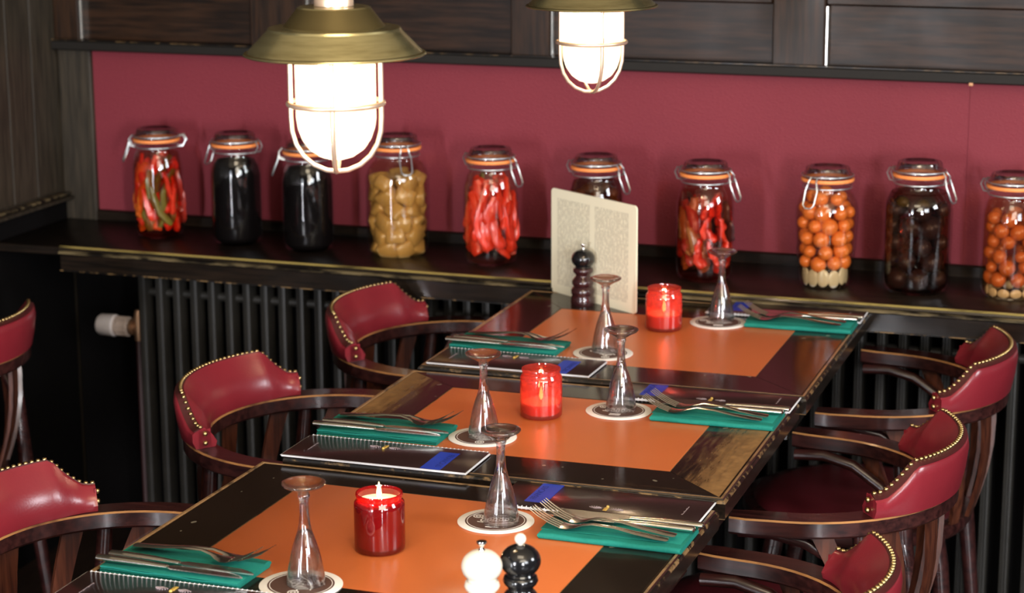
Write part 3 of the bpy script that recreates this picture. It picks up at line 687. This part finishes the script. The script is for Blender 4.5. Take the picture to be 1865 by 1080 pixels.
mill(.114, -.060, ZC, 'brown wooden pepper mill with black head before the standing card', M['black_lacquer'], M['brown_lacquer'], 'chrome')
mill(.510, -1.722, ZA, 'cream white mill with chrome knob at the bottom edge of the picture', M['cream_lacquer'], M['cream_lacquer'], 'chrome', 1.04)
mill(.547, -1.690, ZA, 'glossy black mill with round cream knob at the bottom edge', M['black_lacquer'], M['black_lacquer'], 'ball', 1.04)
# standing card
t = thing('menu_card', 'cream printed card with rounded corners standing on the farthest table', 'card', (.128, -.038, ZC), -.5855)
mb = MB(); W, H, r, th = .131, .212, .008, .0016
out = []
for cx_, cz, a0 in ((W - r, r, -PI / 2), (W - r, H - r, 0), (-W + r, H - r, PI / 2), (-W + r, r, PI)):
    for k in range(6): a = a0 + PI / 2 * k / 5; out.append((cx_ + r * math.cos(a), cz + r * math.sin(a)))
mb.loft([[(x, yy, z_) for x, z_ in out] for yy in (-th, th)]); mb.build('card_sheet', M['card'], t, 30)

# ------------------------------------------------------------------ preserving jars
def jar(x, y, R, H, kind, rot, label, brine_m, clasp=1):
    t = thing('preserving_jar', label, 'jar', (x, y, ZL + .0005), rot, None)
    nr = .045; taper = .86 if kind == 'taper' else 1
    zs = H * .74
    prof = [(R * .55 * taper, .002), (R * .84 * taper, .0), (R * .94 * taper, .006), (R * .985 * taper, .018), (R * (taper * .4 + .6), H * .30), (R, H * .52), (R, H * .62), (R * .985, H * .67), (R * .93, H * .71), (R * .5 + nr * .5, zs + .004), (nr + .002, H * .785), (nr, H * .81), (nr, H * .85), (nr + .004, H * .862), (.0495, H * .868), (.0500, H * .882)]
    mb = MB(); mb.lathe(prof, 48, cap=False); mb.add([(p[0] * 1, p[1] * 1, p[2]) for p in [(R * .55 * taper * math.cos(2 * PI * j / 48), R * .55 * taper * math.sin(2 * PI * j / 48), .002) for j in range(48)]], [tuple(range(48))])
    mb.build('glass_body', M['jar_glass'], t, 60)
    if brine_m:
        q = .955; bp = [(max(r_ * q - .001, .001), z_ + .004) for r_, z_ in prof[:10]] + [(nr - .003, H * .775), (nr * .5, H * .776), (.001, H * .776)]
        mb = MB(); mb.lathe(bp, 32, cap=False); mb.build('brine', M[brine_m], t, 60)
    rz0 = H * .884
    mb = MB(); mb.lathe([(.0480, rz0), (.0515, rz0), (.0525, rz0 + .002), (.0525, rz0 + .0045), (.0515, rz0 + .0065), (.0480, rz0 + .0065)], 40, cap=False); mb.build('rubber_seal', M['rubber'], t)
    lp = [(.0490, rz0 + .0067), (.0500, rz0 + .010), (.0485, rz0 + .014), (.0455, rz0 + .017), (.0435, H - .003), (.0420, H), (.0395, H), (.037, H - .004), (.02, H - .005), (.001, H - .0055)]
    mb = MB(); mb.lathe(lp, 40, cap=False); mb.build('glass_lid', M['lid_glass'], t, 60)
    # wire bail: ring round the neck, arm over the lid rim, loops
    mb = MB()
    mb.tube([((nr + .0035) * math.cos(a), (nr + .0035) * math.sin(a), H * .835) for a in [2 * PI * k / 28 for k in range(28)]], .0013, 6, cyclic=True)
    mb.tube([(.0515 * math.cos(a), .0515 * math.sin(a), rz0 + .012) for a in [2 * PI * k / 28 for k in range(28)]], .0013, 6, cyclic=True)
    mb.build('wire_ring', M['wire'], t, 60)
    mb = MB(); rx = .052 * clasp
    for sy in (-.011, .011):
        mb.tube([(rx * .90, sy, H * .835), (rx * 1.12, sy, H * .845), (rx * 1.16, sy * .8, rz0 + .004), (rx * 1.02, sy * .6, rz0 + .013)], .0015, 6)
    mb.tube([(rx * 1.16, -.010, rz0 - .002), (rx * 1.22, -.013, rz0 - .014), (rx * 1.42, -.012, rz0 - .040), (rx * 1.45, -.006, rz0 - .046), (rx * 1.45, .006, rz0 - .046), (rx * 1.42, .012, rz0 - .040), (rx * 1.22, .013, rz0 - .014), (rx * 1.16, .010, rz0 - .002)], .0017, 6)
    mb.build('clasp', M['wire'], t, 60)
    mb = MB()
    for sy in (-.008, .008):
        mb.tube([(-rx * .92, sy, H * .835), (-rx * 1.15, sy, H * .84), (-rx * 1.27, sy, rz0 + .002), (-rx * 1.17, sy, rz0 + .013), (-rx * .98, sy, rz0 + .012)], .0017, 6)
    mb.build('hinge', M['wire'], t, 60)
    return t
JARS = [(-.974, .228, .0555, .243, 'n', -2.8, 'red_peppers', 'brine_red', 1, 'preserving jar of red pepper strips, leftmost on the ledge'),
        (-.772, .212, .0560, .244, 'n', 3.0, 'black', None, 1, 'preserving jar of black liquid, second from the left'),
        (-.592, .196, .0560, .237, 'n', -2.7, 'black', None, 1, 'preserving jar of black liquid half hidden behind the big lamp'),
        (-.388, .211, .0675, .257, 'n', -.9, 'quince', 'brine_clear', 1, 'wide preserving jar of yellow brown fruit chunks'),
        (-.167, .188, .0575, .243, 'n', -.3, 'red_peppers', 'brine_clear', 1, 'preserving jar of bright red peppers, left of the standing card'),
        (.062, .194, .0570, .238, 'n', -.25, 'onions', 'brine_dark', 1, 'preserving jar rising behind the standing card'),
        (.298, .176, .0585, .239, 'n', -.25, 'dark_peppers', 'brine_red', 1, 'preserving jar of dark red peppers behind the upturned glass'),
        (.544, .187, .0620, .240, 'taper', -1.9, 'tomatoes', 'brine_clear', 1, 'tapered preserving jar of small orange tomatoes'),
        (.723, .198, .0670, .258, 'n', -.3, 'plums', 'brine_dark', 1, 'wide dark preserving jar of plum halves, right of the orange tomatoes'),
        (.904, .205, .0570, .242, 'n', -.35, 'tomatoes2', 'brine_amber', 1, 'preserving jar of brownish tomatoes at the right picture edge')]
rnd = random.Random(11)
def lathe_r(R, H, z, kind):
    """usable inner radius at height z"""
    tp = .86 + .14 * min(1, z / (H * .4)) if kind == 'taper' else 1
    r = R * tp
    if z < .02: r = R * tp * (.85 + .1 * z / .02)
    if z > H * .64: r = R + (.045 - R) * min(1, (z - H * .64) / (H * .13))
    return r - .0035
def solo(me, name, loc, rot, sc, label, cat, group):
    o = bpy.data.objects.new(name, me); COL.objects.link(o); o.location = loc; o.rotation_euler = rot; o.scale = sc
    o['label'] = label; o['category'] = cat; o['group'] = group; return o
mb = MB(); mb.sphere((0, 0, 0), 1, 14, 10); MS = {}
for k in ('tomato', 'tomato_brown', 'onion_brown', 'garlic', 'plum', 'olive', 'pepper_orange'): MS[k] = mb.mesh(k, M[k], 80)
mb = MB(); mb.box(-1, 1, -1, 1, -1, 1, bev=.2); MS['quince'] = mb.mesh('quince', M['quince'], 50)
def pepper_mesh(mat, bend, seed, L=.1, w=.0085):
    r2 = random.Random(seed); pts = []; rs = []
    for k in range(9):
        u = k / 8; pts.append((bend * math.sin(u * PI) + r2.uniform(-.0015, .0015), r2.uniform(-.0015, .0015), (u - .5) * L)); rs.append(w * (1.0 - .45 * u ** 2.5) * (.75 if k == 0 else 1))
    m_ = MB(); m_.tube(pts, rs, 8, flat=(1, .55)); return m_.mesh('pepper', mat, 70)
def peppers(x, y, R, H, mats, n, lab, grp, zlo, zhi, L=(.05, .11), w=.009):
    ms = [pepper_mesh(M[mats[i % len(mats)]], rnd.uniform(-.012, .012), i, rnd.uniform(*L), w * rnd.uniform(.8, 1.25)) for i in range(8)]
    for i in range(n):
        me = ms[i % 8]; Lh = .5 * max(abs(v.co.z) for v in me.vertices) * 2
        tilt = rnd.gauss(0, .45); tilt = max(-.8, min(.8, tilt)); Lz = Lh * math.cos(tilt) + .006
        z = zlo + Lz + max(0, zhi - zlo - 2 * Lz) * min(1, max(0, (i % 5 + rnd.random()) / 5)); a = 2 * PI * ((i * .7548777) % 1)
        rin = min(lathe_r(R, H, min(z + Lz, zhi), 'n'), lathe_r(R, H, max(z - Lz, .004), 'n'))
        r = math.sqrt(max(rin ** 2 - (Lh * math.sin(tilt)) ** 2, .0001)) - .0065 - (0 if i < n * .75 else rnd.uniform(.008, .02)); r = max(r, .004)
        q = Matrix.Rotation(a, 4, 'Z') @ Matrix.Rotation(tilt, 4, 'X') @ Matrix.Rotation(PI / 2 + rnd.uniform(-.4, .4), 4, 'Z')
        solo(me, 'pepper', (x + r * math.cos(a), y + r * math.sin(a), ZL + z), q.to_euler(), (1, 1, 1), lab, 'pepper', grp)
def balls(x, y, R, H, kind, mesh, name, rad, zlo, zhi, lab, cat, grp, squash=.05, fill=1.0):
    z = zlo + rad; row = 0
    while z < zhi - rad * .6:
        rr = lathe_r(R, H, z, kind) - rad - .0005; n = max(3, int(2 * PI * rr / (2.05 * rad) * fill))
        for j in range(n):
            s = rad * rnd.uniform(.74, 1.14); a = 2 * PI * (j + .5 * (row % 2)) / n + rnd.uniform(-.09, .09); r3 = lathe_r(R, H, z, kind) - s - .0005 - rnd.uniform(0, .003)
            solo(mesh, name, (x + r3 * math.cos(a), y + r3 * math.sin(a), ZL + z + rnd.uniform(-.003, .003)), (rnd.uniform(0, 3), rnd.uniform(0, 3), a), (s, s * rnd.uniform(.92, 1.05), s), lab, cat, grp)
        z += rad * 1.62; row += 1
for x, y, R, H, kind, rot, cont, br, cl, lab in JARS:
    jar(x, y, R, H, kind, rot, lab, br, cl)
    if cont == 'black':
        o = MB(); o.lathe([(R * .8, .006), (R * .93, .016), (R * .95, H * .3), (R * .95, H * .62), (R * .88, H * .70), (.041, H * .76), (.001, H * .765)], 40)
        tag(o.build('preserve', M['black_liquid'], None, 60, loc=(x, y, ZL)), 'black preserve filling the ' + ('second jar from the left' if x < -.7 else 'jar behind the big lamp'), 'preserve')
    elif cont == 'red_peppers':
        lft = x < -.5
        peppers(x, y, R, H, ['pepper_red', 'pepper_red', 'pepper_orange' if lft else 'pepper_red', 'pepper_red', 'pepper_dark' if lft else 'pepper_red', 'olive' if lft else 'pepper_red', 'pepper_red', 'pepper_dark' if lft else 'olive'], 70, 'red pepper strip in the ' + ('leftmost jar' if lft else 'bright red jar left of the card'), 'pepper strips in the ' + ('leftmost jar' if lft else 'bright red jar'), .006, H * .81, (.05, .095), .0140)
    elif cont == 'dark_peppers':
        peppers(x, y, R, H, ['pepper_dark', 'pepper_red', 'onion_brown', 'pepper_dark', 'plum', 'pepper_red', 'pepper_dark', 'plum'], 60, 'dark red pepper piece in the jar behind the upturned glass', 'pepper pieces in the dark red jar', .006, H * .78, (.03, .07), .012)
    elif cont == 'quince':
        z = .016; row = 0
        while z < H * .72:
            rr = lathe_r(R, H, z, kind) - .0215; n = 7 if z < H * .6 else 5
            for j in range(n):
                a = 2 * PI * (j + .5 * (row % 2)) / n + rnd.uniform(-.12, .12); s = rnd.uniform(.0150, .0195)
                solo(MS['quince'], 'fruit_chunk', (x + (rr - rnd.uniform(0, .004)) * math.cos(a), y + (rr - .002) * math.sin(a), ZL + z + rnd.uniform(-.003, .003)), (rnd.uniform(-.6, .6), rnd.uniform(-.6, .6), a + rnd.uniform(-.4, .4)), (s * .9, s * 1.15, s), 'yellow brown fruit chunk in the wide jar behind the big lamp', 'fruit', 'fruit chunks in the wide jar')
            z += .0285; row += 1
    elif cont == 'tomatoes':
        for j in range(12):
            a = 2 * PI * j / 12 + .1; rr = lathe_r(R, H, .016, kind) - .006
            solo(MS['garlic'], 'garlic_slice', (x + rr * math.cos(a), y + rr * math.sin(a), ZL + .021 + rnd.uniform(-.002, .004)), (0, 0, a), (.004, .013, .018), 'pale garlic slice at the bottom of the orange tomato jar', 'garlic', 'garlic slices under the orange tomatoes')
        balls(x, y, R, H, kind, MS['tomato'], 'tomato', .0160, .034, H * .80, 'small orange tomato in the tapered jar', 'tomato', 'orange tomatoes in the tapered jar')
    elif cont == 'tomatoes2':
        for j in range(11):
            a = 2 * PI * j / 11; rr = lathe_r(R, H, .012, kind) - .006
            solo(MS['garlic'], 'garlic_slice', (x + rr * math.cos(a), y + rr * math.sin(a), ZL + .012), (0, 0, a), (.004, .012, .009), 'pale garlic slice at the bottom of the jar at the right picture edge', 'garlic', 'garlic slices in the jar at the right edge')
        balls(x, y, R, H, kind, MS['tomato_brown'], 'tomato', .0150, .022, H * .78, 'brownish tomato in the jar at the right picture edge', 'tomato', 'brownish tomatoes in the jar at the right edge', fill=.85)
    elif cont == 'onions':
        balls(x, y, R, H, kind, MS['onion_brown'], 'onion', .0145, H * .42, H * .76, 'brown pickled onion in the jar behind the standing card', 'onion', 'pickled onions in the jar behind the card', fill=.8)
    elif cont == 'plums':
        balls(x, y, R, H, kind, MS['plum'], 'plum', .021, .008, H * .70, 'dark plum half in the wide dark jar', 'plum', 'plum halves in the wide dark jar', fill=.85)
        for a, z in ((-2.3, .70), (-1.2, .69)):
            solo(MS['olive'], 'olive', (x + .040 * math.cos(a), y + .040 * math.sin(a), ZL + H * z), (0, 0, 0), (.013, .011, .011), 'green olive near the top of the wide dark jar', 'olive', 'olives in the wide dark jar')

# ------------------------------------------------------------------ pendant lamps
def lamp(x, y, z, label, rz, pw, bs):
    t = thing('pendant_lamp', label, 'lamp', (x, y, z), rz)
    pr = [(.108, .0), (.1095, .0012), (.1085, .003), (.105, .004), (.0800, .030), (.0790, .0325), (.0770, .0330), (.0620, .0325), (.0605, .0345), (.0440, .0560), (.0420, .0575), (.0250, .058), (.024, .0585)]
    inn = [(.024, .0565), (.0415, .055), (.060, .0345), (.077, .031), (.104, .002), (.107, .0)]
    pa = pr + inn; mb = MB(); mb.lathe(pa, 64, cap=False, mis=[1 if k in (2, 7, 8, 11) else 0 for k in range(len(pa) - 1)]); mb.build('shade', [M['brass'], M['brass_dark']], t, 25)
    mb = MB(); mb.lathe([(.0236, .0565), (.0236, .075), (.0220, .078), (.0220, .125), (.017, .132), (.008, .136), (.008, 2.7 - z)], 32); mb.build('stem', M['copper'], t, 40)
    mb = MB(); mb.lathe([(.056, -.002), (.0575, -.001), (.0575, .004), (.050, .006)], 40, cap=False); mb.build('collar', M['copper'], t)
    gp = [(.047, .006), (.0485, -.002), (.0485, -.075), (.0465, -.088), (.042, -.101), (.034, -.113), (.022, -.122), (.010, -.126), (.0005, -.127)]
    mb = MB(); mb.lathe(gp, 40, cap=False); mb.build('frosted_glass', M['lamp_glass'], t, 60)
    for k in range(2):
        a = k * PI / 2; c, s = math.cos(a), math.sin(a); pts = []
        pr2 = [(.0545, .0), (.0545, -.04), (.0545, -.075), (.0535, -.092), (.049, -.108), (.0405, -.122), (.028, -.133), (.013, -.1395)]
        for r, zz in pr2: pts.append((c * r, s * r, zz))
        pts.append((0, 0, -.141))
        for r, zz in reversed(pr2): pts.append((-c * r, -s * r, zz))
        mb = MB(); mb.tube(pts, .0030, 8); mb.build('cage_bar', M['copper'], t, 60)
    mb = MB(); mb.tube([(.0570 * math.cos(2 * PI * k / 40), .0570 * math.sin(2 * PI * k / 40), -.058) for k in range(40)], .0032, 8, cyclic=True); mb.build('cage_ring', M['copper'], t, 60)
    mb = MB(); mb.lathe([(.013, .04), (.013, .01), (.016, .0), (.024, -.022), (.026, -.036), (.021, -.052), (.010, -.061), (.0005, -.063)], 24); mb.build('bulb', M['bulb'], t, 60)
    point('lamp_light', (x, y, z - .036), pw, (1, .80, .58), .03)
lamp(.290, -1.619, ZT + .671, 'large caged brass pendant lamp, nearest, at the upper left', .34, 19, 1)
lamp(.290, -.580, ZT + .638, 'caged brass pendant lamp farther back, its shade cut by the top edge', .62, 15, 1)
